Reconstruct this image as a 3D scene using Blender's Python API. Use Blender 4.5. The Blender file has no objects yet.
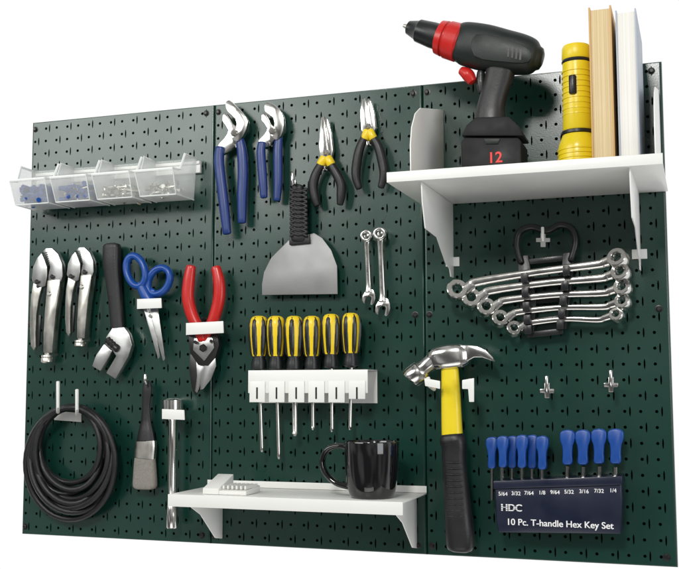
import bpy, bmesh, math, random
import numpy as np
from mathutils import Vector, Matrix, noise
random.seed(7)
scene=bpy.context.scene
IN=0.0254
BW,BH=48*IN,32*IN
# ---------------------------------------------------------------- camera calibration
cx,cy=339.5,284.5
def rot(y,p,r):
    return Matrix.Rotation(y,3,'Z')@Matrix.Rotation(math.pi/2+p,3,'X')@Matrix.Rotation(r,3,'Z')
def proj(q,X):
    R=rot(q[3],q[4],q[5]); v=R.transposed()@(Vector(X)-Vector(q[0:3]))
    return (cx+q[6]*v.x/(-v.z), cy-q[6]*v.y/(-v.z))
corr=[((-BW/2,0,BH),(33,125)),((BW/2,0,BH),(663,63)),((BW/2,0,0),(677,565)),((-BW/2,0,0),(22,532)),
      ((-BW/6,0,BH),(211,107)),((BW/6,0,BH),(425,84)),((-BW/6,0,0),(209,544)),((BW/6,0,0),(427,553))]
q=np.array([0.75,-2.0,0.27,math.radians(20),math.radians(5.5),0,1139.0])
def res(q): return np.array([c for X,o in corr for c in (proj(q,X)[0]-o[0],proj(q,X)[1]-o[1])])
for it in range(40):
    r0=res(q); J=np.zeros((len(r0),7))
    for k in range(7):
        h=1e-5 if k<6 else 1e-2
        q2=q.copy(); q2[k]+=h; J[:,k]=(res(q2)-r0)/h
    D=np.diag([1,1,1,1,1,1,1e-6])*1e-3
    q=q-np.linalg.solve(J.T@J+D,J.T@r0)
C=Vector(q[0:3]); R=rot(q[3],q[4],q[5]); F=float(q[6])
cam=bpy.data.cameras.new("camera"); co=bpy.data.objects.new("camera",cam); scene.collection.objects.link(co)
co.matrix_world=Matrix.Translation(C)@R.to_4x4(); cam.sensor_width=36; cam.lens=F/679*36; cam.clip_end=100; cam.clip_start=.01
scene.camera=co
def W(u,v,d=0.0):
    D=R@Vector(((u-cx)/F,-(v-cy)/F,-1.0)); t=(-d-C.y)/D.y
    return C+D*t
def mpp(u,v,d=0.0): return (W(u+1,v,d)-W(u,v,d)).length

# ---------------------------------------------------------------- materials
def M(name,col,rough=.5,metal=0.,bump=0.,bs=300.,var=.12,coat=0.,vs=25.,spec=.5):
    m=bpy.data.materials.new(name); m.use_nodes=True; nt=m.node_tree; N=nt.nodes; L=nt.links
    b=N['Principled BSDF']; b.inputs['Metallic'].default_value=metal
    b.inputs['Coat Weight'].default_value=coat; b.inputs['Specular IOR Level'].default_value=spec
    tc=N.new('ShaderNodeTexCoord'); n=N.new('ShaderNodeTexNoise'); n.inputs['Scale'].default_value=vs; n.inputs['Detail'].default_value=6
    L.new(tc.outputs['Object'],n.inputs['Vector'])
    mx=N.new('ShaderNodeMix'); mx.data_type='RGBA'
    mx.inputs['A'].default_value=(*[c*(1-var) for c in col],1); mx.inputs['B'].default_value=(*[min(1,c*(1+var)) for c in col],1)
    L.new(n.outputs['Fac'],mx.inputs['Factor']); L.new(mx.outputs['Result'],b.inputs['Base Color'])
    mr=N.new('ShaderNodeMapRange'); mr.inputs['From Min'].default_value=.3; mr.inputs['From Max'].default_value=.7
    mr.inputs['To Min'].default_value=max(.02,rough*.8); mr.inputs['To Max'].default_value=min(1,rough*1.25)
    L.new(n.outputs['Fac'],mr.inputs['Value']); L.new(mr.outputs['Result'],b.inputs['Roughness'])
    if bump:
        n2=N.new('ShaderNodeTexNoise'); n2.inputs['Scale'].default_value=bs; n2.inputs['Detail'].default_value=3
        L.new(tc.outputs['Object'],n2.inputs['Vector']); bp=N.new('ShaderNodeBump'); bp.inputs['Strength'].default_value=bump; bp.inputs['Distance'].default_value=.001
        L.new(n2.outputs['Fac'],bp.inputs['Height']); L.new(bp.outputs['Normal'],b.inputs['Normal'])
    return m
GREEN=M("green_powder_coat",(.0055,.038,.027),.24,bump=.08,bs=420,var=.22,vs=4,spec=.65)
HOLESHADE=M("painted_hole_shade",(.002,.004,.003),.9)  # near-black colour standing in for the shade inside the holes
WHITE=M("white_powder_coat",(.80,.80,.77),.35,bump=.05,var=.03,vs=8)
CHROME=M("polished_steel",(.66,.65,.62),.17,metal=1,var=.1,vs=40)
STEEL=M("satin_steel",(.60,.58,.53),.32,metal=1,var=.16,vs=45)
BLADE=M("brushed_blade",(.30,.30,.30),.55,metal=.75,bump=.06,var=.08,vs=12)
SHEAR=M("ground_steel",(.56,.56,.55),.32,metal=1,var=.12,vs=35)
DSTEEL=M("dark_steel",(.05,.05,.05),.35,metal=.8)
BLACK=M("black_rubber",(.010,.010,.011),.45,bump=.2)
GLOSSBLK=M("black_glaze",(.005,.005,.006),.07,coat=.5)
BLKPL=M("black_plastic",(.010,.011,.012),.32,bump=.15,bs=700)
BATPL=M("battery_plastic",(.007,.007,.008),.55,bump=.15,bs=700,spec=.3)
DRILLPL=M("drill_housing_plastic",(.009,.014,.012),.42,bump=.2,bs=900,spec=.4)
BLUE=M("blue_grip",(.006,.060,.29),.33,bump=.05)
BLUEG=M("navy_grip",(.007,.030,.16),.38,bump=.05)
RED=M("red_grip",(.52,.016,.013),.3)
YEL=M("yellow_plastic",(.83,.60,.015),.33,var=.06)
YEL2=M("yellow_fiberglass",(.80,.62,.015),.3,var=.05)
NAVY=M("navy_plastic",(.007,.011,.030),.3)
TAN=M("tan_book_cover",(.58,.36,.14),.6,bump=.1)
SLATE=M("slate_book_cover",(.40,.44,.50),.5,bump=.1)
BRIS=M("grey_bristles",(.24,.225,.20),.8,bump=.8,bs=900,var=.4,vs=300)
TXW=M("white_print",(.85,.85,.85),.5); TXR=M("red_print",(.8,.03,.02),.5)
SCREW=M("black_screw",(.01,.01,.01),.35)
def pages(name,ca,cb):
    m=M(name,cb[:3],.8,bump=.3); nt=m.node_tree;N=nt.nodes;L=nt.links
    tc=N.new('ShaderNodeTexCoord'); mp=N.new('ShaderNodeMapping'); mp.inputs['Scale'].default_value=(900,2,3); n=N.new('ShaderNodeTexNoise'); n.inputs['Scale'].default_value=1
    L.new(tc.outputs['Object'],mp.inputs[0]); L.new(mp.outputs[0],n.inputs['Vector'])
    mx=N.new('ShaderNodeMix'); mx.data_type='RGBA'; mx.inputs['A'].default_value=ca; mx.inputs['B'].default_value=cb
    L.new(n.outputs['Fac'],mx.inputs['Factor']); L.new(mx.outputs['Result'],N['Principled BSDF'].inputs['Base Color']); return m
PAGE=pages("yellowed_page_edges",(.42,.31,.15,1),(.88,.72,.44,1))
PAGEW=pages("white_page_edges",(.62,.60,.54,1),(.95,.93,.88,1))
def clear(name,lo,hi):
    m=bpy.data.materials.new(name); m.use_nodes=True; nt=m.node_tree; N=nt.nodes; L=nt.links
    b=N['Principled BSDF']; b.inputs['Base Color'].default_value=(.95,.97,.95,1); b.inputs['Roughness'].default_value=.12
    t=N.new('ShaderNodeBsdfTransparent'); mix=N.new('ShaderNodeMixShader')
    tl=N.new('ShaderNodeBsdfTranslucent'); tl.inputs['Color'].default_value=(.95,.97,.95,1); mt=N.new('ShaderNodeMixShader'); mt.inputs[0].default_value=.25
    lw=N.new('ShaderNodeLayerWeight'); lw.inputs['Blend'].default_value=.3
    mr=N.new('ShaderNodeMapRange'); mr.inputs['To Min'].default_value=lo; mr.inputs['To Max'].default_value=hi
    L.new(lw.outputs['Facing'],mr.inputs['Value']); L.new(mr.outputs['Result'],mix.inputs['Fac'])
    L.new(b.outputs[0],mt.inputs[1]); L.new(tl.outputs[0],mt.inputs[2])
    L.new(t.outputs[0],mix.inputs[1]); L.new(mt.outputs[0],mix.inputs[2])
    L.new(mix.outputs[0],N['Material Output'].inputs['Surface'])
    return m
CLEAR=clear("clear_plastic",.11,.9); CRIM=clear("clear_plastic_rim",.78,1.)

# ---------------------------------------------------------------- geometry helpers
def cat(P,n=6,closed=False):
    P=[tuple(map(float,p)) for p in P]; out=[]; m=len(P)
    rng=range(m) if closed else range(m-1)
    for i in rng:
        g=(lambda k:P[k%m]) if closed else (lambda k:P[max(0,min(m-1,k))])
        p0,p1,p2,p3=g(i-1),g(i),g(i+1),g(i+2)
        for s in range(n):
            t=s/n
            out.append(tuple(.5*((2*b)+(c-a)*t+(2*a-5*b+4*c-d)*t*t+(-a+3*b-3*c+d)*t**3) for a,b,c,d in zip(p0,p1,p2,p3)))
    if not closed: out.append(P[-1])
    return out
def sweep(pts,ra,rb=None,seg=12,closed=False,round_=True,ex=1.0,ref=None):
    pts=[Vector(p) for p in pts]; rb=rb or ra; ra=list(ra); rb=list(rb)
    m=len(pts); T=[]
    for i in range(m):
        a=pts[(i-1)%m] if (closed or i>0) else pts[i]; b=pts[(i+1)%m] if (closed or i<m-1) else pts[i]
        t=b-a
        T.append(t.normalized() if t.length>1e-9 else (T[-1] if T else Vector((0,0,1))))
    if round_ and not closed:
        def ext(i,sg):
            o=[]
            for k,s in ((.30,.88),(.48,.55)):
                r=min(ra[i],rb[i]); o.append((pts[i]+T[i]*sg*k*r,ra[i]*s,rb[i]*s,T[i]))
            return o
        s=ext(0,-1)[::-1]; e=ext(m-1,1)
        pts=[x[0] for x in s]+pts+[x[0] for x in e]; ra=[x[1] for x in s]+ra+[x[1] for x in e]
        rb=[x[2] for x in s]+rb+[x[2] for x in e]; T=[x[3] for x in s]+T+[x[3] for x in e]; m=len(pts)
    r=Vector(ref) if ref else Vector((0,1,0))
    if abs(T[0].dot(r))>.9: r=Vector((1,0,0))
    n=(r-T[0]*r.dot(T[0])).normalized(); V=[];Fc=[]
    for i in range(m):
        if i: n=(n-T[i]*n.dot(T[i])).normalized()
        a=T[i].cross(n)
        for k in range(seg):
            th=2*math.pi*(k+.5)/seg; c,s=math.cos(th),math.sin(th)
            c=math.copysign(abs(c)**ex,c); s=math.copysign(abs(s)**ex,s)
            V.append(pts[i]+a*ra[i]*c+n*rb[i]*s)
    for i in range(m if closed else m-1):
        j=(i+1)%m
        for k in range(seg):
            k2=(k+1)%seg; Fc.append((i*seg+k,i*seg+k2,j*seg+k2,j*seg+k))
    if not closed:
        Fc.append(tuple(range(seg))[::-1]); Fc.append(tuple((m-1)*seg+k for k in range(seg)))
    return V,Fc
def SX(P,k=1.,d=.02,n=5,seg=12,closed=False,ex=1.,round_=True):
    """P: measured (u,v,r[,d]) on the board plane, offset d metres off the board"""
    Q=[(p[0],p[1],p[2],p[3] if len(p)>3 else d) for p in P]
    Q=cat(Q,n,closed) if n>1 else Q
    pts=[W(a[0],a[1],a[3]) for a in Q]; ra=[max(.0003,a[2]*mpp(a[0],a[1],a[3])) for a in Q]
    return sweep(pts,ra,[x*k for x in ra],seg,closed,round_,ex)
def lathe(A,B,prof,seg=24,k=1.):
    A=Vector(A);B=Vector(B);t=(B-A).normalized(); L=(B-A).length
    r=Vector((0,1,0)) if abs(t.y)<.9 else Vector((1,0,0)); n=(r-t*r.dot(t)).normalized(); a=t.cross(n); V=[];Fc=[]
    for (s,rr) in prof:
        for i in range(seg):
            th=2*math.pi*i/seg; V.append(A+t*L*s+a*rr*math.cos(th)+n*rr*k*math.sin(th))
    m=len(prof)
    for i in range(m-1):
        for j in range(seg):
            j2=(j+1)%seg; Fc.append((i*seg+j,i*seg+j2,(i+1)*seg+j2,(i+1)*seg+j))
    Fc.append(tuple(range(seg))[::-1]); Fc.append(tuple((m-1)*seg+j for j in range(seg)))
    return V,Fc
def LX(u0,v0,u1,v1,prof,d,seg=24,k=1.):
    s=mpp((u0+u1)/2,(v0+v1)/2,d)
    return lathe(W(u0,v0,d),W(u1,v1,d),[(a,b*s) for a,b in prof],seg,k)
def prism(front,vec):
    m=len(front); V=[Vector(p) for p in front]+[Vector(p)+Vector(vec) for p in front]
    Fc=[tuple(range(m)),tuple(range(m,2*m))[::-1]]
    for i in range(m):
        j=(i+1)%m; Fc.append((i,i+m,j+m,j))
    return V,Fc
def plate(out,d,t,n=0):
    if n: out=cat(out,n,True)
    return prism([W(u,v,d) for u,v in out],(0,t,0))
def prismx(prof,x,t): return prism([(x,-d,z) for d,z in prof],(t,0,0))
def box(x0,x1,y0,y1,z0,z1): return prism([(x0,y0,z0),(x1,y0,z0),(x1,y0,z1),(x0,y0,z1)],(0,y1-y0,0))
class Thing:
    def __init__(s,name,label,cat_,group=None,base=(0,0,0),kind=None):
        s.name=name;s.label=label;s.cat=cat_;s.group=group;s.base=Vector(base);s.parts=[];s.kind=kind
    def part(s,name,geos,mat,bevel=0,label=None,parent=None,sharp=38,mesh=None,fn=None):
        if mesh is None:
            if isinstance(geos,tuple): geos=[geos]
            bm=bmesh.new()
            for V,Fc in geos:
                vs=[bm.verts.new((fn(Vector(v)) if fn else Vector(v))-s.base) for v in V]
                for f in Fc:
                    try: bm.faces.new([vs[i] for i in f])
                    except ValueError: pass
            bmesh.ops.recalc_face_normals(bm,faces=bm.faces)
            if bevel:
                es=[e for e in bm.edges if len(e.link_faces)==2 and e.calc_face_angle(0)>math.radians(30)]
                bmesh.ops.bevel(bm,geom=es,offset=bevel,segments=2,profile=.5,affect='EDGES',clamp_overlap=True)
            mesh=bpy.data.meshes.new(name); bm.to_mesh(mesh); bm.free()
            for p in mesh.polygons: p.use_smooth=True
            mesh.set_sharp_from_angle(angle=math.radians(sharp))
        mesh.materials.append(mat)
        s.parts.append((name,mesh,label,parent)); return len(s.parts)-1
    def text(s,name,txt,pos,size,mat,sx=1.,ext=.0002,align='CENTER',parent=None,off=.0):
        cu=bpy.data.curves.new("t",'FONT'); cu.body=txt; cu.size=size; cu.align_x=align; cu.align_y='CENTER'; cu.extrude=ext; cu.offset=off
        ob=bpy.data.objects.new("t",cu); scene.collection.objects.link(ob)
        dg=bpy.context.evaluated_depsgraph_get(); me=bpy.data.meshes.new_from_object(ob.evaluated_get(dg))
        bpy.data.objects.remove(ob); me.materials.clear()
        me.transform(Matrix.Translation(Vector(pos)-s.base)@Matrix.Rotation(math.pi/2,4,'X')@Matrix.Diagonal((sx,1,1,1)))
        s.part(name,None,mat,mesh=me,parent=parent)
    def done(s):
        if len(s.parts)==1:
            r=bpy.data.objects.new(s.name,s.parts[0][1]); scene.collection.objects.link(r)
        else:
            r=bpy.data.objects.new(s.name,None); r.empty_display_size=.01; scene.collection.objects.link(r); obs=[]
            for nm,me,lb,pa in s.parts:
                o=bpy.data.objects.new(nm,me); scene.collection.objects.link(o); o.parent=r if pa is None else obs[pa]
                if lb:o["label"]=lb
                obs.append(o)
        r.location=s.base
        if s.kind: r["kind"]=s.kind
        r["label"]=s.label; r["category"]=s.cat
        if s.group: r["group"]=s.group
        return r

# ---------------------------------------------------------------- pegboard panels
def cell(V,Fc,x0,x1,z0,z1,cxx,czz,a,b,th=.0015):
    base=len(V); cs=[(x1,z1),(x0,z1),(x0,z0),(x1,z0)]
    for x,z in cs: V.append((x,0,z))
    for sc,y in ((1.0,0),(.84,.0006),(.84,th)):
        for k in range(8):
            t=math.radians(22.5+45*k); V.append((cxx+a*sc*math.cos(t)/.9239,y,czz+(b-a*(1-sc))*math.sin(t)/.9239))
    for k in range(4):
        Fc.append((base+k,base+4+2*k,base+4+2*k+1))
        Fc.append((base+k,base+4+2*k+1,base+4+(2*k+2)%8,base+(k+1)%4))
    for r in (4,12):
        for k in range(8):
            k2=(k+1)%8; Fc.append((base+r+k,base+r+8+k,base+r+8+k2,base+r+k2))
for p in range(3):
    E=.0040
    V=[];Fc=[]; X0=-BW/2+p*16*IN+.0003+E; w=(16*IN-.0006-2*E)/16
    for i in range(16):
        for j in range(32):
            xa=X0+i*w; za=j*IN
            def quad(a,b_):
                b=len(V); V.extend([(a,0,za),(b_,0,za),(b_,0,za+IN),(a,0,za+IN)]); Fc.append((b,b+1,b+2,b+3))
            s0,s1=xa+.35*w,xa+.65*w
            cell(V,Fc,xa,xa+.35*w,za,za+IN,xa+.17*w,za+.5*IN,.105*IN,.105*IN)
            if (i+j)%2==0: cell(V,Fc,s0,s1,za,za+IN,xa+.5*w,za+.5*IN,.055*IN,.31*IN)
            else: quad(s0,s1)
            quad(s1,xa+w)
    x1=X0+16*w; X0e=X0; b=len(V)
    rings=[(0,0)]+[(E*math.sin(a),E*(1-math.cos(a))) for a in (math.radians(20),math.radians(40),math.radians(60),math.radians(90))]+[(E,.019)]
    for o,y in rings: V+=[(X0e-o,y,-o*.6),(x1+o,y,-o*.6),(x1+o,y,BH+o*.6),(X0e-o,y,BH+o*.6)]
    for r in range(len(rings)-1):
        for k in range(4): Fc.append((b+4*r+k,b+4*r+(k+1)%4,b+4*r+4+(k+1)%4,b+4*r+4+k))
    t=Thing("pegboard_panel","tall dark green metal pegboard panel with holes and slots","pegboard","green pegboard panels",base=(X0+8*w,0,0))
    t.part("perforated_face",[(V,Fc)],GREEN,sharp=25)
    t.part("hole_shade_sheet",[box(X0-E+.0001,x1+E-.0001,.0165,.0185,-.001,BH+.001)],HOLESHADE)  # added dark sheet, its colour makes the holes read as shaded
    for sx in (X0+.17*w,x1-.5*w):
        for sz in (.5*IN,BH-.5*IN,BH*.5):
            sc=lathe((sx,.001,sz),(sx,-.0045,sz),[(0,.006),(.25,.006),(.3,.0043),(.8,.004),(1,.0026)],16)
            t.part("screw",[sc],SCREW)
    t.done()

# ---------------------------------------------------------------- hooks
def hook(u,v,d=.045,label="small bright metal peg hook on green pegboard",mat=CHROME,r=1.6,lift=7,bp=True):
    t=Thing("peg_hook",label,"hook","peg hooks on the board",base=W(u,v,0))
    a=W(u,v,0);b=W(u,v,.003);c=W(u,v,d*.8);e=W(u,v,d);f=e+Vector((0,-.002,lift*mpp(u,v)))
    s=r*mpp(u,v)
    t.part("hook_arm",[sweep([a,b,c,e,e+Vector((0,-.003,.004)),f],[s]*6)],mat)
    if bp:
        t.part("base_plate",[plate([(u-2.5,v-8),(u+2.5,v-8),(u+2.5,v-2),(u+7,v-2),(u+7,v+2),(u+2.5,v+2),(u+2.5,v+7),(u-2.5,v+7),(u-2.5,v+2),(u-7,v+2),(u-7,v-2),(u-2.5,v-2)],.003,.002)],mat,bevel=.0005)
    else: t.part("base_plate",[plate([(u-2.5,v-3),(u+2.5,v-3),(u+2.5,v+3),(u-2.5,v+3)],.003,.002)],mat,bevel=.0005)
    t.done()

# ---------------------------------------------------------------- bins
zt=W(200,160,0).z; zb=W(200,201,0).z; xl=W(37,200,0).x; xr=W(200,190,0).x
t=Thing("bin_rail","white metal rail across green pegboard carrying clear bins","rail",base=W(120,185,0))
t.part("rail",[box(xl+.004,xr+.004,-.009,-.0005,zt-.026,zt-.004)],WHITE,bevel=.0008)
t.part("rail_lip",[box(xl+.004,xr+.004,-.0125,-.0092,zt-.010,zt-.004)],WHITE,bevel=.0008); t.done()
wb=(xr-xl)/4
H=zt-zb
binlab=["clear plastic bin with blue plugs hanging on white rail","clear plastic bin with blue wall plugs and screws","clear plastic bin with small metal screws","clear plastic bin nearly empty, hanging on white rail"]
for i in range(4):
    x0=xl+i*wb+.001; x1=xl+(i+1)*wb-.001; D0=.013; D1=.098; xc=(x0+x1)/2
    def tap(v): 
        f=1-.11*(1-(v.z-zb)/H)-.07*((-v.y-D0)/(D1-D0)); return Vector((xc+(v.x-xc)*f,v.y,v.z))
    t=Thing("storage_bin",binlab[i],"storage bin","clear bins on the rail",base=(xc,-D0,zb))
    side=[(D0,zb),(D1-.018,zb),(D1,zb+H*.56),(D1-.026,zb+H*.60),(D1-.040,zb+H),(D0,zb+H)]
    t.part("side_wall",[prismx(side,x0,.0014)],CLEAR,fn=tap); t.part("side_wall",[prismx(side,x1-.0014,.0014)],CLEAR,fn=tap)
    t.part("back_wall",[box(x0+.002,x1-.002,-D0-.0016,-D0,zb+.002,zb+H)],CLEAR,fn=tap)
    t.part("floor",[box(x0+.002,x1-.002,-D1+.019,-D0-.002,zb,zb+.0018)],CLEAR,fn=tap)
    fr=[(D1-.018,zb+.002),(D1,zb+H*.56),(D1-.0016,zb+H*.56),(D1-.0196,zb+.002)]
    t.part("front_wall",[prismx(fr,x0+.002,x1-x0-.004)],CLEAR,fn=tap)
    rim=[(x0,-D0,zb+H),(x0,-(D1-.040),zb+H),(x0,-(D1-.026),zb+H*.60),(x0,-D1,zb+H*.56),(x1,-D1,zb+H*.56),(x1,-(D1-.026),zb+H*.60),(x1,-(D1-.040),zb+H),(x1,-D0,zb+H)]
    t.part("rim",[sweep(rim,[.0026]*8,[.0014]*8,seg=8)],CRIM,fn=tap)
    t.part("bottom_edge",[sweep([(x0,-D0,zb),(x0,-D1+.018,zb),(x1,-D1+.018,zb),(x1,-D0,zb)],[.0012]*4,seg=6)],CRIM,fn=tap)
    t.part("corner_edge",[sweep([(x0,-D1+.018,zb),(x0,-D1,zb+H*.56)],[.0011]*2,seg=6)],CRIM,fn=tap)
    t.part("corner_edge",[sweep([(x1,-D1+.018,zb),(x1,-D1,zb+H*.56)],[.0011]*2,seg=6)],CRIM,fn=tap)
    t.done()
    gm=[];n=[24,45,80,26][i]
    for k in range(n):
        cxp=random.uniform(x0+.014,x1-.014); cyp=-random.uniform(D0+.012,D1-.030); czp=zb+.005+random.random()*H*.28
        dv=Vector((random.gauss(0,1),random.gauss(0,1),random.gauss(0,.35))).normalized()*random.uniform(.007,.013); c=Vector((cxp,cyp,czp))
        gm.append(lathe(c-dv,c+dv,[(0,.0046),(.12,.0046),(.16,.0024),(.8,.0021),(1,.0004)],6))
    t=Thing("hardware_pile",["blue wall plugs and screws inside a clear bin","blue plugs and screws in a clear bin","small steel screws in a clear bin","few loose steel screws in a bin"][i],"screws",base=(xc,-.05,zb),kind="stuff")
    t.part("screws",gm,STEEL,sharp=30)
    if i<2:
        gb=[]
        for k in range(100 if i==0 else 65):
            c=Vector((random.uniform(x0+.016,x1-.016),-random.uniform(D0+.012,D1-.022),zb+.006+random.random()*H*.38)); dv=Vector((random.gauss(0,1),random.gauss(0,1),.1)).normalized()*.010
            gb.append(lathe(c-dv,c+dv,[(0,.0048),(.5,.004),(1,.002)],6))
        t.part("wall_plugs",gb,BLUE)
    t.done()

# ---------------------------------------------------------------- left panel tools
def locking(ox,oy,lab,s=1.):
    o=lambda L:[(ox+x*s,oy+y*s) for x,y in L]
    t=Thing("locking_pliers",lab,"pliers","locking pliers",base=W(ox,oy,0))
    # thick straight channel handle running into the fixed jaw
    t.part("fixed_handle",[plate(o([(15,31),(28,30),(27,42),(24,60),(21.5,84),(20,104),(11,104),(11,84),(12.5,60),(14,44)]),.030,.018)],STEEL,bevel=.0026)
    t.part("jaw",[plate(o([(11,2),(14,-1),(20,-1),(26,5),(30,15),(30.5,27),(27,37),(16,36),(16.5,26),(18,18),(15.5,10)]),.028,.012)],SHEAR,bevel=.001)
    t.part("jaw",[plate(o([(9.5,4),(12,10),(15,18),(15,27),(13,37),(5,40),(-.5,31),(1,18),(5,9)]),.026,.012)],SHEAR,bevel=.001)
    teeth=[plate(o([(11+.55*k+(.02*k*k),4+2.0*k),(15+.45*k,3+2.0*k),(15+.45*k,3.7+2.0*k),(11+.55*k+(.02*k*k),4.7+2.0*k)]),.0286,.0016) for k in range(7)]
    t.part("jaw_teeth",teeth,DSTEEL)
    t.part("lever_handle",[plate(o([(1,33),(10,37),(6.5,50),(4,66),(3.2,84),(3.5,98),(1.5,102),(-1.5,97),(-2.5,82),(-2.2,60),(-1.2,46)]),.026,.009)],STEEL,bevel=.0018)
    t.part("release_lever",[plate(o([(6.5,66),(8.8,66),(8,84),(7,97),(5,97),(5.6,84)]),.022,.004)],DSTEEL,bevel=.0006)
    for a,b in ((22,28),(6.5,33),(19,45)):
        t.part("rivet",[lathe(W(ox+a*s,oy+b*s,.024),W(ox+a*s,oy+b*s,.024)+Vector((0,-.009,0)),[(0,.0046),(.8,.0046),(1,.003)],14)],DSTEEL if b!=45 else STEEL)
    t.part("adjusting_screw",[LX(ox+15.5*s,oy+103*s,ox+15.2*s,oy+114*s,[(0,2.5),(.25,2.5),(.3,5),(.45,5.2),(.5,4.6),(.6,5.2),(.9,5.2),(1,4)],.022,18)],STEEL)
    t.done()
locking(32,249,"steel locking pliers with long handles hanging on pegboard",1.0)
locking(67,248,"shorter steel locking pliers hanging beside an adjustable wrench",.87)

t=Thing("adjustable_wrench","adjustable wrench with black grip and chrome jaw","wrench",base=W(113,245,0))
t.part("handle",[SX([(112,246,8),(112,262,8.2),(114,285,7),(116,308,6.4),(118,330,6.2)],k=.6,d=.02,ex=.65)],BLACK)
t.part("head",[plate([(112,328),(124,327),(129,334),(132,345),(128,357),(115,379),(106,373),(116,356),(112,350),(105,345),(106,337)],.028,.012)],SHEAR,bevel=.0012)
t.part("sliding_jaw",[plate([(104,344),(112,351),(109,357),(100,371),(92,366),(96,355)],.026,.010)],SHEAR,bevel=.001)
t.part("knurl",[LX(107,339,119,350,[(0,2),(.08,3.6),(.2,2.9),(.3,3.6),(.42,2.9),(.52,3.6),(.64,2.9),(.75,3.6),(.92,3.6),(1,2)],.027,14)],DSTEEL)
t.done()

t=Thing("scissors","blue handled scissors hanging in a white holder","scissors",base=W(148,300,0))
def loop(c,rx,ry,tilt,r,d):
    P=[]
    for k in range(10):
        a=2*math.pi*k/10; x=rx*math.cos(a);y=ry*math.sin(a); P.append((c[0]+x*math.cos(tilt)-y*math.sin(tilt),c[1]+x*math.sin(tilt)+y*math.cos(tilt),r))
    return SX(P,k=1.2,d=d,n=4,closed=True)
t.part("handle",[loop((136,271),9,15.5,-.25,3.2,.030),SX([(140,284,4),(146,296,5),(151,304,4.5)],k=.8,d=.030)],BLUE)
t.part("handle",[loop((159,281),10,14,.5,3.2,.024),SX([(154,291,4),(149,299,5),(146,304,4.5)],k=.8,d=.024)],BLUE)
t.part("blade",[plate([(147,303),(157,303),(165,359),(163,361)],.023,.0018)],SHEAR,bevel=.0004)
t.part("blade",[plate([(142,304),(151,303),(160,357),(158,359)],.020,.0018)],SHEAR,bevel=.0004)
t.part("pivot_screw",[lathe(W(150,316,.022),W(150,316,.027),[(0,.003),(.7,.003),(1,.002)],12)],STEEL)
t.done()
def holder(lab,u0,v0,u1,v1,h,dd):
    t=Thing("tool_holder",lab,"holder","white tool holders",base=W((u0+u1)/2,v0,0))
    t.part("holder_loop",[plate([(u0,v0),(u1,v1),(u1+.5,v1+h),(u0+.5,v0+h)],dd,.003)],WHITE,bevel=.001)
    t.part("side_tab",[prism([W(u0,v0,.0),W(u0,v0,dd-.0032),W(u0,v0+h,dd-.0032),W(u0,v0+h,0)],(.002,0,0))],WHITE)
    t.part("side_tab",[prism([W(u1,v1,.0),W(u1,v1,dd-.0032),W(u1,v1+h,dd-.0032),W(u1,v1+h,0)],(-.002,0,0))],WHITE)
    t.done()
holder("white looped metal holder carrying blue scissors",137,299,161,298,10,.042)

t=Thing("aviation_snips","red handled aviation snips hanging in a white holder","snips",base=W(203,330,0))
t.part("handle",[SX([(191,267,4.6),(189,280,5.6),(188,298,5.8),(192,315,5.6),(199,330,5),(202,340,4)],k=.8,d=.028)],RED)
t.part("handle",[SX([(216,268,4.6),(219,282,5.6),(219,298,5.8),(215,315,5.6),(209,330,5),(205,340,4)],k=.8,d=.026)],RED)
t.part("pivot_body",[plate([(188,335),(217,333),(219,345),(215,358),(208,366),(198,365),(190,353)],.029,.012)],DSTEEL,bevel=.0012)
t.part("pivot_plate",[plate([(194,338),(212,337),(214,348),(204,361),(193,350)],.0312,.002)],SHEAR,bevel=.0005)
t.part("blade",[plate([(190,354),(203,358),(206,366),(204,378),(199,390),(195,395),(192,390),(189,370)],.023,.005)],DSTEEL,bevel=.0008)
t.part("cutting_edge",[plate([(196,361),(204,363),(205,370),(202,381),(197,393),(195,391),(197,376)],.0245,.0014)],SHEAR,bevel=.0004)
t.part("blade",[plate([(204,359),(215,355),(216,366),(211,379),(203,389),(200,390),(201,378),(204,366)],.028,.003)],SHEAR,bevel=.0008)
for a,b in ((203,348),(195,342),(211,341)):
    t.part("pivot_bolt",[lathe(W(a,b,.030),W(a,b,.038),[(0,.0075 if a==203 else .0032),(.7,.0075 if a==203 else .0032),(1,.005 if a==203 else .002)],6)],DSTEEL)
t.done()
holder("white metal holder carrying red aviation snips",186,323,223,321,12,.046)

t=Thing("paint_brush","paint brush with black handle and grey bristles","paint brush",base=W(146,400,0))
t.part("handle",[SX([(147,381,2.8),(147,390,4.6),(146,405,3.8),(146,420,4.8),(146,432,7.5),(146,441,9)],k=.55,d=.02)],BLACK)
t.part("ferrule",[SX([(146,441,9.6),(146,446,10),(145,458,10)],k=.5,d=.02,n=2,ex=.6,round_=False)],STEEL)
t.part("bristles",[SX([(145,458,9.8),(145,470,10.8),(145,484,11.5),(145,487,10.8)],k=.42,d=.02,n=3,ex=.6,seg=20)],BRIS)
t.done()
t=Thing("ratchet_extension","chrome ratchet extension bar hanging in white holder","ratchet",base=W(173,410,0))
t.part("shaft",[LX(173,404,172,528,[(0,3.5),(.05,5.5),(.12,5.5),(.14,3.8),(.80,3.6),(.82,5.2),(.99,5.2),(1,4.5)],.03,18)],CHROME)
t.part("ratchet_head",[LX(173,398,173,412,[(0,5),(.15,9),(.8,9),(1,6)],.03,24)],CHROME)
t.done()
holder("white metal holder carrying a chrome ratchet extension",162,409,184,410,10,.052)
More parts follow.
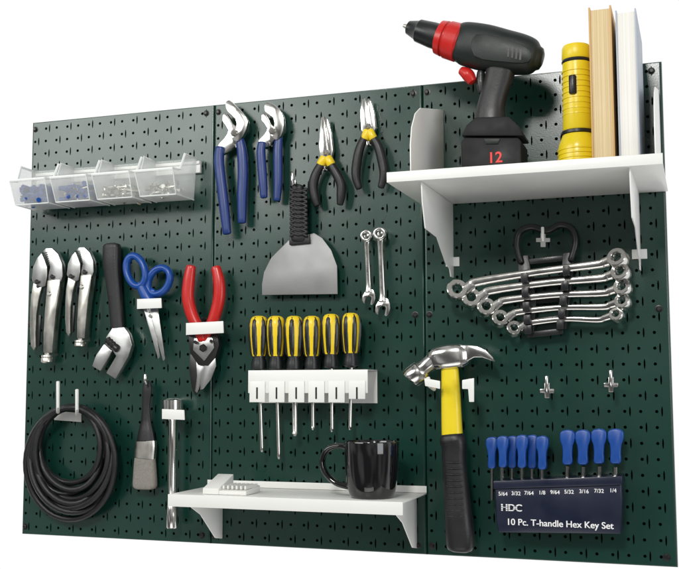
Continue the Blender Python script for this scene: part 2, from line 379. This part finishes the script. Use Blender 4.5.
# coil
P=[];turns=9
for k in range(turns*40+14):
    a=2*math.pi*k/40; tt=k/40
    rx=45-1.7*tt+2.2*noise.noise((tt*1.3,a*.2,0)); ry=56-1.9*tt+2.6*noise.noise((tt*1.7,3,a*.3))
    rx=max(29,rx)
    u=71+rx*math.sin(a)+4*noise.noise((tt,1,7)); v=407+ry-ry*math.cos(a)+2.6*noise.noise((a*.5,tt,2))
    P.append((u,v,2.6,.018+.022*(.5+.5*math.sin(tt*2.3+a))))
t=Thing("coiled_hose","coiled black hose hanging on a white double hook","hose",base=W(70,410,0))
t.part("hose",[SX(P,n=1,seg=8)],BLACK,sharp=60); t.done()
t=Thing("double_hook","bright steel double hook holding a coiled black hose","hook",base=W(66,400,0))
for u,v,lf in ((58,412,30),(77,414,24)):
    t.part("hook_arm",[sweep([W(u,v-1,0.001),W(u,v-1,.004),W(u,v,.016),W(u,v,.045),W(u,v-5,.060),W(u,v-lf,.066)],[.0034]*6)],WHITE)
t.part("base_plate",[plate([(54,411),(81,413),(81,422),(54,420)],.003,.0028)],WHITE,bevel=.0006); t.done()
hook(146,383,.035,bp=False)

# ---------------------------------------------------------------- middle panel
def groove(lab,jaw1,jaw2,h1,h2,piv):
    t=Thing("groove_joint_pliers",lab,"pliers","blue groove joint pliers",base=W(*piv,0))
    t.part("handle",[SX(h1,k=.7,d=.024,ex=.85)],BLUEG); t.part("handle",[SX(h2,k=.7,d=.020,ex=.85)],BLUEG)
    t.part("jaw",[plate(jaw1,.028,.010,2)],CHROME,bevel=.0012); t.part("jaw",[plate(jaw2,.023,.010,2)],CHROME,bevel=.0012)
    t.part("pivot_bolt",[lathe(W(*piv,.026),W(*piv,.034),[(0,.0065),(.7,.0065),(1,.004)],16)],STEEL)
    t.done()
groove("large blue handled groove joint pliers with chrome jaws",
 [(225,104),(229,100),(236,106),(243,113),(248,122),(243,136),(236,142),(230,136),(236,128),(235,119),(228,113)],
 [(224,112),(229,117),(233,124),(240,130),(238,142),(230,150),(220,155),(217,146),(224,138),(228,130),(222,121)],
 [(220,148,4.4),(219,160,4.8),(221,180,4.8),(224,205,4.8),(227,233,4)],
 [(240,140,4),(242,152,4.8),(243,172,5),(242,198,4.8),(242,222,4)],(234,133))
groove("smaller blue handled groove joint pliers with chrome jaws",
 [(264,106),(268,102),(276,106),(282,113),(284,124),(281,136),(275,140),(270,134),(274,128),(273,118),(266,114)],
 [(263,112),(268,117),(271,124),(277,130),(274,140),(268,146),(261,148),(258,141),(264,134),(267,128),(261,120)],
 [(262,143,3.8),(261,152,4.3),(262,168,4.4),(263,182,4.2),(264,197,3.4)],
 [(279,137,3.6),(278,150,4.3),(278,168,4.4),(278,184,4.2),(277,200,3.4)],(272,131))

t=Thing("needle_nose_pliers","needle nose pliers with black and yellow handles","pliers","needle nose and cutting pliers",base=W(325,160,0))
t.part("jaw",[plate([(321,117),(324,116),(326,130),(328,150),(327,162),(320,160),(319,145)],.024,.008)],CHROME,bevel=.001)
t.part("jaw",[plate([(325,117),(328,119),(331,132),(333,150),(331,162),(325,162),(325,140)],.020,.008)],CHROME,bevel=.001)
t.part("handle",[SX([(322,163,3.8),(316,174,4.5),(313,186,4.7),(315,198,4.3),(317,205,3.2)],k=.8,d=.022)],BLACK)
t.part("handle",[SX([(330,163,3.8),(336,173,4.5),(341,184,4.7),(341,196,4.3),(340,204,3.2)],k=.8,d=.022)],BLACK)
t.part("grip_collar",[SX([(324,158,4),(321,164,4.3)],k=.85,d=.022,n=2)],YEL); t.part("grip_collar",[SX([(328,158,4),(331,164,4.3)],k=.85,d=.0225,n=2)],YEL)
t.part("pivot_bolt",[lathe(W(326,152,.022),W(326,152,.030),[(0,.0045),(.7,.0045),(1,.003)],16)],STEEL)
t.done()
t=Thing("cutting_pliers","long reach cutting pliers with black and yellow handles","pliers","needle nose and cutting pliers",base=W(368,130,0))
t.part("jaw",[plate([(362,99),(365,98),(367,106),(368,118),(372,130),(366,138),(361,130),(360,112)],.024,.008)],CHROME,bevel=.001)
t.part("jaw",[plate([(368,98),(371,101),(374,112),(376,128),(371,138),(365,134),(367,120),(367,106)],.020,.008)],CHROME,bevel=.001)
t.part("handle",[SX([(365,136,3.4),(360,148,4.4),(357,162,4.7),(356,176,4.4),(359,188,3.2)],k=.8,d=.022)],BLACK)
t.part("handle",[SX([(372,136,3.4),(378,146,4.4),(382,160,4.7),(384,174,4.4),(381,187,3.2)],k=.8,d=.022)],BLACK)
t.part("grip_collar",[SX([(367,131,3.8),(365,138,4.1)],k=.85,d=.022,n=2)],YEL); t.part("grip_collar",[SX([(370,131,3.8),(373,138,4.1)],k=.85,d=.0225,n=2)],YEL)
t.part("pivot_bolt",[lathe(W(368,126,.022),W(368,126,.030),[(0,.0045),(.7,.0045),(1,.003)],16)],STEEL)
t.done()
for u,v in ((236,146),(270,144),(325,168),(369,143)): hook(u,v,.02,lift=1,bp=False)

t=Thing("putty_knife","wide putty knife with black woven grip handle","putty knife",base=W(298,190,0))
gr=[SX([(298,186,5.5),(297,194,7),(298,206,8),(299,218,7.6),(299,230,8.4),(299,240,7.5)],k=.55,d=.022,ex=.8)]
for k in range(11):
    v=191+k*4.3; sg=1 if k%2 else -1
    gr.append(SX([(290.5,v+2*sg,1.3),(298.5,v-sg,1.6),(307,v+2*sg,1.3)],d=.0295,n=3,seg=8))
    gr.append(SX([(290.5,v-2*sg,1.3),(298.5,v+sg,1.6),(307,v-2*sg,1.3)],d=.029,n=3,seg=8))
t.part("handle",gr,BLACK,sharp=60)
t.part("blade",[plate([(291,238),(307,235),(314,233),(322,238),(331,250),(337,266),(337.5,294),(262,295),(262,284),(264,272),(271,258),(283,246)],.021,.0022)],BLADE,bevel=.0005)
t.part("bolster",[plate([(289,236),(309,234),(310,243),(289,245)],.026,.010)],BLACK,bevel=.001)
t.done()
hook(293,183,.05,lift=9,bp=False)

def open_out(A,B,Rr,ang=15):
    A=Vector(A);B=Vector(B);x=(B-A).normalized(); a=math.radians(ang); x=Vector((x.x*math.cos(a)-x.y*math.sin(a),x.x*math.sin(a)+x.y*math.cos(a))); y=Vector((-x.y,x.x))
    L=[(-1.3,-.35),(-.7,-.8),(0,-1.02),(.75,-.98),(1.15,-.7),(1.15,-.42),(.1,-.42),(-.15,-.22),(-.15,.22),(.1,.42),(1.15,.42),(1.15,.7),(.75,.98),(0,1.02),(-.7,.8),(-1.3,.35)]
    return [tuple(B+x*p*Rr+y*q_*Rr) for p,q_ in L]
def combo(lab,A,B,rs,rr,ro,d=.02,grp="small combination wrenches",mat=CHROME,ang=15,th=.005):
    t=Thing("combination_wrench",lab,"wrench",grp,base=W(*A,d))
    A2=Vector(A);B2=Vector(B);x=(B2-A2).normalized()
    s=A2+x*rr*.95; e=B2-x*ro*.8
    t.part("shank",[SX([(s.x,s.y,rs*1.25),(s.x+x.x*rr,s.y+x.y*rr,rs),((s.x+e.x)/2,(s.y+e.y)/2,rs*.9),(e.x-x.x*ro,e.y-x.y*ro,rs),(e.x,e.y,rs*1.5)],k=.6,d=d,ex=.6)],mat)
    P=[(A[0]+rr*.78*math.cos(2*math.pi*k/16),A[1]+rr*.78*math.sin(2*math.pi*k/16),rr*.30) for k in range(16)]
    t.part("box_end",[SX(P,k=1.6,d=d+.002,n=2,closed=True,ex=.6,seg=12)],mat)
    t.part("open_end",[plate(open_out(A,B,ro,ang),d+th/2,th)],mat,bevel=.0007)
    t.done()
combo("short chrome combination wrench hanging on pegboard",(366.5,236),(369,297),2.5,5.6,6.3)
combo("slightly longer chrome combination wrench on pegboard",(380,234),(383,307),2.8,6.2,7.2)
hook(366,237,.03,lift=2,r=1.2,bp=False); hook(380,235,.03,lift=2,r=1.2,bp=False)

# screwdrivers
tips=[(262,452),(279,459),(295,436),(313,430),(332,432),(350,430)]
hx=[259,276,294,312,331,351]
tops=[316,316,316,316,314,313]
for i in range(6):
    u=hx[i]; v0=tops[i]; v1=v0+54
    t=Thing("screwdriver","screwdriver with yellow and black handle in white rack","screwdriver","screwdrivers in the rack",base=W(u,v1,.035))
    s=mpp(u,340,.035)
    t.part("handle",[LX(u,v0,u,v1,[(0,3.4),(.02,6),(.06,7.6),(.16,8.5),(.35,8.4),(.55,7.5),(.70,6.7),(.78,5.2),(.86,5.8),(.92,6.4),(.98,6.2),(1,4)],.035,24)],YEL)
    g=[]
    tw=random.uniform(-.25,.25)
    for k in range(6):
        a=2*math.pi*(k+.5)/6-.15+tw
        pts=[];ra=[]
        for f_,r_,w_ in ((.04,5.8,1.2),(.10,7.0,2.2),(.22,7.5,2.7),(.4,7.3,2.8),(.58,6.5,2.6),(.70,6.0,2.2),(.76,4.6,1.2)):
            p=W(u,v0+(v1-v0)*f_,.035)+Vector((math.cos(a),math.sin(a),0))*r_*s; pts.append(p); ra.append(w_*s)
        g.append(sweep(pts,ra,[x*.8 for x in ra],seg=8))
    g.append(LX(u,v0+36,u,v1+.6,[(0,6.4),(.3,5.7),(.6,7.1),(.9,7.0),(1,3)],.035,20))
    t.part("grip_insert",g,BLKPL)
    tu,tv=tips[i]; thick=2.6 if i==2 else 1.7
    t.part("shaft",[LX(u+.5,v1,tu,tv,[(0,thick),(.93,thick),(.96,thick*1.25),(1,thick*.6)],.033,12)],CHROME)
    t.done()
t=Thing("screwdriver_rack","white metal rack holding six screwdrivers on pegboard","rack",base=W(310,385,0))
za=W(310,370,.045).z; xa=W(250,372,.05).x; xb=W(369,372,.05).x
holes=[W(u,371,.035).x for u in hx]
g=[]; xs=[xa]
for h in holes: xs+= [h-.0075,h+.0075]
xs.append(xb)
g.append(box(xa,xb,-.026,-.001,za-.0015,za)); g.append(box(xa,xb,-.0555,-.044,za-.0015,za))
for k in range(0,len(xs),2): g.append(box(xs[k],xs[k+1],-.0442,-.0258,za-.00152,za-.00002))
t.part("top_shelf",g,WHITE)
t.part("back_plate",[box(xa,xb,-.003,-.001,za-.058,za-.002)],WHITE)
t.part("front_lip",[box(xa,xb,-.058,-.056,za-.040,za)],WHITE,bevel=.0005)
sp_=(xb-xa)/6
for k in range(6):
    c=xa+sp_*(k+.5)
    t.part("slot_tab",[box(c-sp_*.40,c+sp_*.40,-.0605,-.0585,za-.056 if k<5 else za-.050,za-.019)],WHITE,bevel=.0006)
    t.part("rack_slot",[box(c-.0014,c+.0014,-.0612,-.0607,za-.050,za-.030)],BLKPL)
t.done()

# ---------------------------------------------------------------- lower shelf
zs=W(425,493,0).z; xL=W(208,487,0).x; xR=W(427,493,0).x; DS=.152
t=Thing("lower_shelf","small white metal shelf with black mug on it","shelf",base=((xL+xR)/2,0,zs))
t.part("shelf_board",[box(xL,xR,-DS,-.001,zs-.002,zs)],WHITE,bevel=.0005)
t.part("front_lip",[box(xL,xR,-DS-.002,-DS-.0002,zs-.020,zs+.0005)],WHITE,bevel=.0006)
t.part("back_flange",[box(xL,xR,-.003,-.001,zs+.0005,zs+.012)],WHITE,bevel=.0005)
for x in (W(222,515,0).x,W(416,515,0).x):
    t.part("bracket",[prismx([(.001,zs-.0022),(.135,zs-.0022),(.13,zs-.022),(.09,zs-.040),(.03,zs-.088),(.001,zs-.093)],x,.002)],WHITE,bevel=.0006)
t.done()
t=Thing("small_rack","small white plastic ridged tray lying on shelf","tray",base=W(232,495,.1))
x0=W(209,499,.11).x; x1=W(252,499,.11).x
g=[prismx([(.075,zs+.0005),(.135,zs+.0005),(.135,zs+.010),(.075,zs+.030)],x0,.03),prismx([(.075,zs+.0005),(.135,zs+.0005),(.135,zs+.007),(.075,zs+.012)],x0+.0302,x1-x0-.03)]
t.part("tray_body",g,WHITE,bevel=.001)
t.part("ridges",[box(x0+.035+k*.008,x0+.038+k*.008,-.130,-.08,zs+.010,zs+.0155) for k in range(6)],WHITE)
t.done()
# mug
d=.098; A=W(372,507,d); A.z=zs+.0005; topm=W(372,441,d).z; hm=topm-A.z
t=Thing("mug","glossy black coffee mug standing on white shelf","mug",base=A)
r=.0450
t.part("mug_body",[lathe(A,A+Vector((0,0,hm)),[(0,r*.72),(.015,r*.78),(.06,r*.82),(.15,r*.88),(.3,r*.94),(.5,r*.985),(.75,r*1.01),(.97,r*1.02),(.995,r*1.005),(1,r*.98),(.98,r*.95),(.5,r*.90),(.12,r*.78),(.08,.002)],48)],GLOSSBLK,sharp=50)
mh=[]
for a,b in ((-.96,.88),(-1.30,.91),(-1.74,.84),(-1.96,.64),(-1.84,.42),(-1.42,.24),(-.88,.17)):
    mh.append(A+Vector((a*r*.98,0,b*hm)))
mh=[Vector(p) for p in cat(mh,5)]
t.part("mug_handle",[sweep(mh,[.0050]*len(mh),[.0080]*len(mh))],GLOSSBLK,sharp=60)
t.done()

# ---------------------------------------------------------------- hammer
t=Thing("claw_hammer","claw hammer with yellow and black handle, steel head","hammer",base=W(452,390,0))
head=[SX([(411,379,10.2),(413,377,10.8),(421,371,10.8),(423,369,9)],k=1.,d=.045,n=2,seg=24,round_=False),
      SX([(421,370.5,8),(427,366,7.6),(434,361,9),(438,359,10.6)],k=.95,d=.045,n=3,seg=16,ex=.8),
      SX([(434,361,9.5),(440,358.5,11.6),(450,357,12.4),(461,356,11.6),(466,355.5,9.6)],k=.9,d=.045,n=3,seg=20,ex=.6)]
claw=[plate([(460,345),(468,345),(477,346),(486,350),(493,357),(495,362),(489,360),(482,357.5),(474,357.5),(466,362),(460,366)],.045+z,.0085) for z in (.0125,-.0015)]
t.part("hammer_head",head,CHROME,sharp=45)
t.part("claw",[claw[0]],CHROME,bevel=.002); t.part("claw",[claw[1]],CHROME,bevel=.002)
t.part("handle",[SX([(449,364,8),(450,372,8.5),(451,400,9.5),(452,430,10.2),(453,442,10.6)],k=.7,d=.045,ex=.75,seg=16)],YEL2)
t.part("grip",[SX([(452.5,437,12),(453,441,12.8),(454,446,12.2),(454,460,11.8),(456,485,12.2),(458,510,13.2),(460,535,14.2),(460,547,13.2)],k=.75,d=.045,ex=.8,seg=20)],BLACK,sharp=60)
t.part("grip_lines",[SX([(446+k*.12,v,.55),(454+k*.16,v+.8,.8),(462+k*.2,v,.55)],d=.0605,n=2,seg=6) for k,v in enumerate(range(462,522,6))],BLACK,sharp=60)
t.done()
t=Thing("tool_holder","white wire holder under the steel hammer head","holder","white tool holders",base=W(450,385,0))
t.part("hook_arm",[sweep([W(434,388,0),W(434,389,.02),W(434,389,.05),W(430,386,.07),W(428,378,.075)],[.0035]*5)],WHITE)
t.part("hook_arm",[sweep([W(470,388,0),W(470,389,.02),W(470,389,.05),W(470,386,.07),W(470,380,.075)],[.0035]*5)],WHITE)
t.part("front_tab",[plate([(424,378),(440,381),(440,389),(425,386)],.078,.003)],WHITE,bevel=.001)
t.part("front_tab",[plate([(462,380),(474,378),(474,402),(469,402),(468,389),(462,389)],.078,.003)],WHITE,bevel=.001)
t.done()

# ---------------------------------------------------------------- upper shelf
DU=.225
zu=.5*(W(387,184,DU).z+W(661,163,DU).z); xUL=W(387,184,DU).x; xUR=W(663,163,DU).x
t=Thing("upper_shelf","white metal shelf holding drill, flashlight and books","shelf",base=((xUL+xUR)/2,0,zu))
t.part("shelf_board",[box(xUL,xUR,-DU,-.001,zu+.0002,zu+.0022)],WHITE,bevel=.0005)
t.part("front_lip",[box(xUL,xUR,-DU-.0022,-DU-.0002,zu,zu+.016)],WHITE,bevel=.0006)
zb_=W(455,278,0).z
for x in (W(453,278,0).x,W(640,268,0).x):
    t.part("bracket",[prismx([(.001,zu),(.216,zu),(.212,zu-.03),(.195,zu-.07),(.12,zb_+.055),(.060,zb_+.02),(.03,zb_+.012),(.022,zb_),(.001,zb_)],x,.002)],WHITE,bevel=.0006)
    t.part("bracket_tab",[box(x-.012,x+.012,-.003,-.0005,zb_+.02,zb_+.036)],WHITE,bevel=.0006)
zt1=W(441,110,0).z-zu
xe=W(436,160,0).x
for x in (W(443,160,0).x,W(660,160,0).x):
    t.part("end_plate",[prismx([(.001,zu+.0025),(.222,zu+.0025),(.223,zu+zt1*.34),(.214,zu+zt1*.52),(.192,zu+zt1*.68),(.160,zu+zt1*.78),(.001,zu+zt1)],x,.002)],WHITE,bevel=.0006)
t.done()
ZS=zu+.0024
# books, fore-edge towards the room
def book(lab,u0,u1,vtop,mat,pg,dep=.16,dfront=.205,th=.0026):
    x0=W(u0,80,dfront).x; x1=W(u1,80,dfront).x; zt_=W((u0+u1)/2,vtop,dfront).z; y0=-dfront; y1=-dfront+dep
    t=Thing("book",lab,"book","books on the shelf",base=((x0+x1)/2,(y0+y1)/2,ZS))
    t.part("cover",[prism([(x0,y0,ZS),(x0+th,y0,ZS),(x0+th,y1-th,ZS),(x1-th,y1-th,ZS),(x1-th,y0,ZS),(x1,y0,ZS),(x1,y1-.003,ZS),(x1-.004,y1,ZS),(x0+.004,y1,ZS),(x0,y1-.003,ZS)],(0,0,zt_-ZS))],mat,bevel=.0004)
    t.part("pages",[box(x0+th+.0002,x1-th-.0002,y0+.003,y1-th-.0004,ZS+.003,zt_-.004)],pg)
    t.done()
book("thick tan hardcover book standing on white shelf",590,613,6,TAN,PAGE)
book("thick book with white pages and blue grey cover",617,638,9,SLATE,PAGEW,th=.0022,dep=.17)
# flashlight
dF=.13; uf=579
A=W(uf,170,dF); A.z=ZS; ztf=W(uf,45,dF).z; hf=ztf-A.z; s=mpp(uf,100,dF)
t=Thing("flashlight","yellow flashlight standing upright on white shelf","flashlight",base=A)
def seg_(a,b,pr): return lathe(A+Vector((0,0,hf*a)),A+Vector((0,0,hf*b)),[(x,y*s) for x,y in pr],32)
t.part("lamp_head",[seg_(0,.33,[(0,19.0),(.08,20.2),(.7,20.2),(.8,19.2),(1,15.6)])]+[seg_(.05+.032*k,.066+.032*k,[(0,20.0),(.2,21.0),(.8,21.0),(1,20.0)]) for k in range(6)],YEL2)
t.part("ring",[seg_(.331,.360,[(0,15.9),(.2,16.8),(.8,16.8),(1,15.9)])],BLKPL)
t.part("barrel",[seg_(.361,.86,[(0,14.6),(.02,15.2),(.5,14.4),(1,14.2)])]+[seg_(.47+.04*k,.485+.04*k,[(0,14.2),(.2,15.2),(.8,15.2),(1,14.2)]) for k in range(9)],YEL2)
t.part("ring",[seg_(.861,.885,[(0,14.4),(.5,15.0),(1,14.4)])],BLKPL)
t.part("tail_cap",[seg_(.886,1,[(0,14.0),(.1,14.8),(.75,14.4),(.92,13.2),(1,10)])],YEL2)
t.part("switch",[sweep([A+Vector((-.004,-14.8*s,hf*.62)),A+Vector((-.004,-14.8*s,hf*.74))],[.006,.006],[.004,.004])],BLKPL)
t.done()
# drill
dD=.12
t=Thing("cordless_drill","black cordless drill with red collar standing on shelf","drill",base=W(490,150,dD))
t.part("chuck",[LX(407,27,441,38,[(0,4),(.04,6.5),(.3,9.5),(.34,11),(.75,12.5),(1,12.5)],dD,28)],BLKPL)
t.part("chuck_jaws",[LX(403.5,25.6,409,27.5,[(0,1.6),(1,3.2)],dD,12)],STEEL)
t.part("clutch_collar",[LX(438,37,461,43.5,[(0,13),(.06,16.5),(.30,17.5),(.34,16),(.40,16),(.44,18.3),(.92,18.8),(1,17)],dD,32)],RED)
t.part("motor_housing",[SX([(459,43,18.5),(466,44,21),(485,48,22.5),(505,52,21.5),(522,55,20),(533,57.5,17),(538,58.5,12)],k=.85,d=dD,seg=24,ex=.8)],DRILLPL,sharp=60)
t.part("housing_panel",[plate([(476,34),(512,41),(530,50),(528,62),(505,62),(474,56)],dD+.0345,.004,3)],DRILLPL,bevel=.0012)
vents=[plate([(508+4*k,46+k),(510+4*k,46.4+k),(509+4*k,57+k),(507+4*k,57+k)],dD+.0353,.0008) for k in range(4)]
t.part("vent_slots",vents,BLACK)
t.part("handle",[SX([(503,58,16),(499,78,14),(494,95,13.2),(491,108,13.8),(490,122,15.5)],k=.75,d=dD,seg=20,ex=.75)],BLACK,sharp=60)
t.part("trigger",[SX([(481,72,4),(481,82,5),(482,92,4)],k=.9,d=dD)],BLKPL)
t.part("direction_switch",[SX([(462,71,4.5),(468,75,6.5),(472,81,5)],k=1.2,d=dD)],RED)
def ub(u,v): p=W(u,v,dD+.030); return (p.x,-dD-.030,p.z)
t.part("handle_foot",[prism([ub(475,117),ub(466,125),ub(461,136),ub(524,136),ub(518,125),ub(507,116)],(0,.060,0))],BATPL,bevel=.003)
zz=ZS
def uc(u,v): p=W(u,v,dD+.033); return (p.x,-dD-.033,p.z)
pts=[uc(465,137.5),uc(461,141),(uc(461,150)[0],-dD-.033,zz+.003),(uc(463,150)[0],-dD-.033,zz),(uc(519,150)[0],-dD-.033,zz),(uc(521,150)[0],-dD-.033,zz+.003),uc(521,141),uc(518,137.5)]
t.part("battery_pack",[prism(pts,(0,.066,0))],BATPL,bevel=.002)
t.part("battery_latch",[plate([(484,138.5),(500,138.5),(498,144),(486,144)],dD+.0345,.002)],DRILLPL,bevel=.0006)
pb=W(495,158,dD+.0335)
t.text("voltage_number","12",(pb.x,-dD-.0336,pb.z),.024,TXR,off=.0004)
t.done()

# ---------------------------------------------------------------- wrench set (offset ring spanners)
def ringend(c,rr,axis,d,dirv):
    ctr=W(c[0],c[1],d); s=mpp(c[0],c[1],d)*rr; ax=Vector(axis).normalized()
    e1=Vector(dirv); e1=(e1-ax*e1.dot(ax)).normalized(); e2=ax.cross(e1)
    pts=[ctr+(e1*math.cos(2*math.pi*k/24)+e2*math.sin(2*math.pi*k/24))*s*.76 for k in range(24)]
    return sweep(pts,[s*.30]*24,[s*.62]*24,seg=12,closed=True,ex=.4,ref=tuple(ax))
W5=[((457,291),(618,259),4.6,10.2,10.2),((471,299),(621,273),4.3,9.6,9.6),((486,308),(623,288),3.9,9.0,9.0),((500,319),(623,302),3.6,8.2,8.2),((514,329),(617,315),3.3,7.4,7.4)]
labs=["largest chrome offset ring wrench in black wrench rack","large chrome offset ring wrench in black wrench rack","medium chrome offset ring wrench in black wrench rack","small chrome offset ring wrench in black wrench rack","smallest chrome offset ring wrench in black wrench rack"]
for i,(a,b,rs,rr,ro) in enumerate(W5):
    d=.046-.004*i
    t=Thing("ring_wrench",labs[i],"wrench","ring wrenches in the rack",base=W(*a,d))
    A2=Vector(a);B2=Vector(b);x=(B2-A2).normalized()
    sL=A2+x*rr*.85; sR=B2-x*ro*.85
    P=[(sL.x,sL.y,rs*1.25,d),(sL.x+6,sL.y-4,rs*1.1,d),(sL.x+14,sL.y-8+.5*i,rs,d),((a[0]+b[0])/2,(a[1]+b[1])/2-3,rs*.85,d),(sR.x-14,sR.y+4,rs,d),(sR.x-6,sR.y+2,rs*1.1,d),(sR.x,sR.y,rs*1.25,d)]
    t.part("shank",[SX(P,k=.6,ex=.7,n=6)],CHROME,sharp=50)
    t.part("ring_end",[ringend(a,rr,(-.30,1,-.40),d,(1,0,0))],CHROME)
    t.part("ring_end",[ringend(b,ro,(.30,1,-.40),d,(1,0,0))],CHROME)
    t.done()
t=Thing("wrench_rack","black plastic wrench rack hung on a peg","rack",base=W(547,235,0))
t.part("carry_handle",[SX([(521,262,3.4),(517,245,3.4),(520,232,3.6),(532,227,3.4),(547,231,3.4),(560,225,3.4),(572,229,3.6),(576,242,3.4),(571,260,3.4)],k=1.2,d=.030,n=4)],BLKPL)
t.part("side_rail",[plate([(518,256),(528,255),(536,300),(534,333),(524,334),(519,300)],.028,.020)],BLKPL,bevel=.001)
t.part("side_rail",[plate([(563,253),(574,252),(572,280),(566,329),(556,330),(560,290)],.028,.020)],BLKPL,bevel=.001)
for k,v in enumerate((256,276,296,316,329)):
    t.part("cross_bar",[plate([(527,v+3),(563,v-1),(563,v+5),(527,v+9)],.026,.010)],BLKPL,bevel=.001)
for k,(v0,v1) in enumerate([(270,263),(285,278),(299,293),(312,306),(322,317)]):
    for uu,vv in ((524+k,v0),(566-k*1.5,v1)):
        t.part("clip",[plate([(uu-3.5,vv+3),(uu+3.5,vv+2.5),(uu+3.5,vv+12),(uu-3.5,vv+12.5)],.060-.004*k,.024)],BLKPL,bevel=.001)
t.done()
hook(543,240,.05,lift=12,mat=WHITE)
for u,v in ((547,391),(611,385)):
    hook(u,v,.055,label="empty bright metal peg hook on green pegboard",lift=14,r=1.8)

# ---------------------------------------------------------------- hex keys
dH=.05
t=Thing("hex_key_holder","dark navy hex key holder with white printed lettering","tool holder",base=W(558,505,0))
t.part("holder_block",[plate([(495,484),(621,479),(622,500),(621,534),(498,532.5),(496,520)],dH,.045)],NAVY,bevel=.0025)
t.part("top_ledge",[plate([(493,481),(622,476),(622,485),(493,489)],dH+.004,.047)],NAVY,bevel=.0015)
pz=W(559,524,dH)
for dx in (0,.00035): t.text("set_name_lettering","10 Pc. T-handle Hex Key Set",(pz.x+dx,-dH-.0003-dx*.2,pz.z),.0144,TXW,off=.0001)
pz=W(511.5,508,dH)
for dx in (0,.0005,.001): t.text("brand_lettering","HDC",(pz.x-.0005+dx,-dH-.0003-dx*.2,pz.z),.0155,TXW,sx=1.02,off=.0001)
t.part("emblem_stripes",[box(pz.x-.019,pz.x+.019,-dH-.0012,-dH-.0009,pz.z+zz_,pz.z+zz_+.0006) for zz_ in (-.0028,0.0,.0028)],NAVY)
for k,(tx,u) in enumerate(zip(["5/64","3/32","7/64","1/8","9/64","5/32","3/16","7/32","1/4"],[503,516,529,542,555,569,584,599,613])):
    pz=W(u,494-(u-500)*.03,dH+.0001); t.text("size_lettering",tx,(pz.x,-dH-.0003,pz.z),.0085,TXW,off=.0001)
t.done()
keys=[(492,438,.86,.024),(502,437,.86,.040),(512,437,.88,.024),(522,436,.9,.040),(532,436,.92,.024),(542,437,.92,.040),(567,431,1.1,.033),(583,431,1.12,.033),(599,430,1.14,.033),(615,430,1.16,.033)]
for i,(u,v,k_,dd) in enumerate(keys):
    t=Thing("hex_key","blue T-handled hex key standing in navy holder" if i<6 else "larger blue T-handled hex key in navy holder","hex key","T-handle hex keys in the holder",base=W(u,480,dd))
    out=[(-4.5,-.6),(0,-1.4),(4.5,-.6),(6.8,2),(7,7),(6.2,11),(5,14.5),(4.5,19),(4.3,24),(4.6,28),(4.6,32),(3,34),(-3,34),(-4.6,32),(-4.6,28),(-4.3,24),(-4.5,19),(-5,14.5),(-6.2,11),(-7,7),(-6.8,2)]
    jx=random.uniform(-.5,.5)
    t.part("handle",[plate([(u+jx+a*k_,v+b*min(1,k_*1.05)) for a,b in out],dd+.007,.014)],BLUE,bevel=.0032,sharp=70)
    t.part("shaft",[LX(u,v+32*k_,u,v+62,[(0,1.9*k_),(1,1.9*k_)],dd,6)],CHROME)
    t.done()

# ---------------------------------------------------------------- lights & world
w=bpy.data.worlds.new("World"); scene.world=w; w.use_nodes=True; nt=w.node_tree; N=nt.nodes; L=nt.links
bg=N['Background']; tc=N.new('ShaderNodeTexCoord'); sp=N.new('ShaderNodeSeparateXYZ'); L.new(tc.outputs['Generated'],sp.inputs[0])
mr=N.new('ShaderNodeMapRange'); mr.inputs['From Min'].default_value=-.04; mr.inputs['From Max'].default_value=.06; L.new(sp.outputs['Y'],mr.inputs['Value'])
nz=N.new('ShaderNodeTexNoise'); nz.inputs['Scale'].default_value=2.2; nz.inputs['Detail'].default_value=1; L.new(tc.outputs['Generated'],nz.inputs['Vector'])
m1=N.new('ShaderNodeMapRange'); m1.inputs['From Min'].default_value=.40; m1.inputs['From Max'].default_value=.62; m1.inputs['To Min'].default_value=.08; m1.inputs['To Max'].default_value=.50; L.new(nz.outputs['Fac'],m1.inputs['Value'])
mx=N.new('ShaderNodeMix'); mx.data_type='RGBA'; L.new(mr.outputs['Result'],mx.inputs['Factor']); L.new(m1.outputs['Result'],mx.inputs['A']); mx.inputs['B'].default_value=(1.02,1.02,1.02,1)
L.new(mx.outputs['Result'],bg.inputs['Color']); bg.inputs['Strength'].default_value=1
def area(name,loc,tgt,power,sx,sy,col=(1,1,1)):
    l=bpy.data.lights.new(name,'AREA'); l.shape='RECTANGLE'; l.size=sx; l.size_y=sy; l.energy=power; l.color=col
    o=bpy.data.objects.new(name,l); scene.collection.objects.link(o); o.location=loc
    o.rotation_euler=(Vector(tgt)-Vector(loc)).to_track_quat('-Z','Y').to_euler()
area("key_light",(.3,-2.7,1.8),(0,0,.4),40,.40,.40,(1,.98,.95))
area("fill_light",(2.4,-1.8,.6),(0,0,.4),19,1.2,1.2,(.95,.97,1))
area("sheen_light",(-1.45,-2.0,1.40),(-.1,0,.5),27,1.7,.8,(.98,1,.97))  # softbox lamp added for the sheen along the upper panels
area("low_fill_light",(.2,-1.6,-1.4),(0.1,0,.4),9,1.6,1.2,(1,.98,.95))  # fill lamp added from below to lighten the shelf undersides
scene.view_settings.view_transform='Standard'; scene.view_settings.look='None'; scene.view_settings.exposure=0
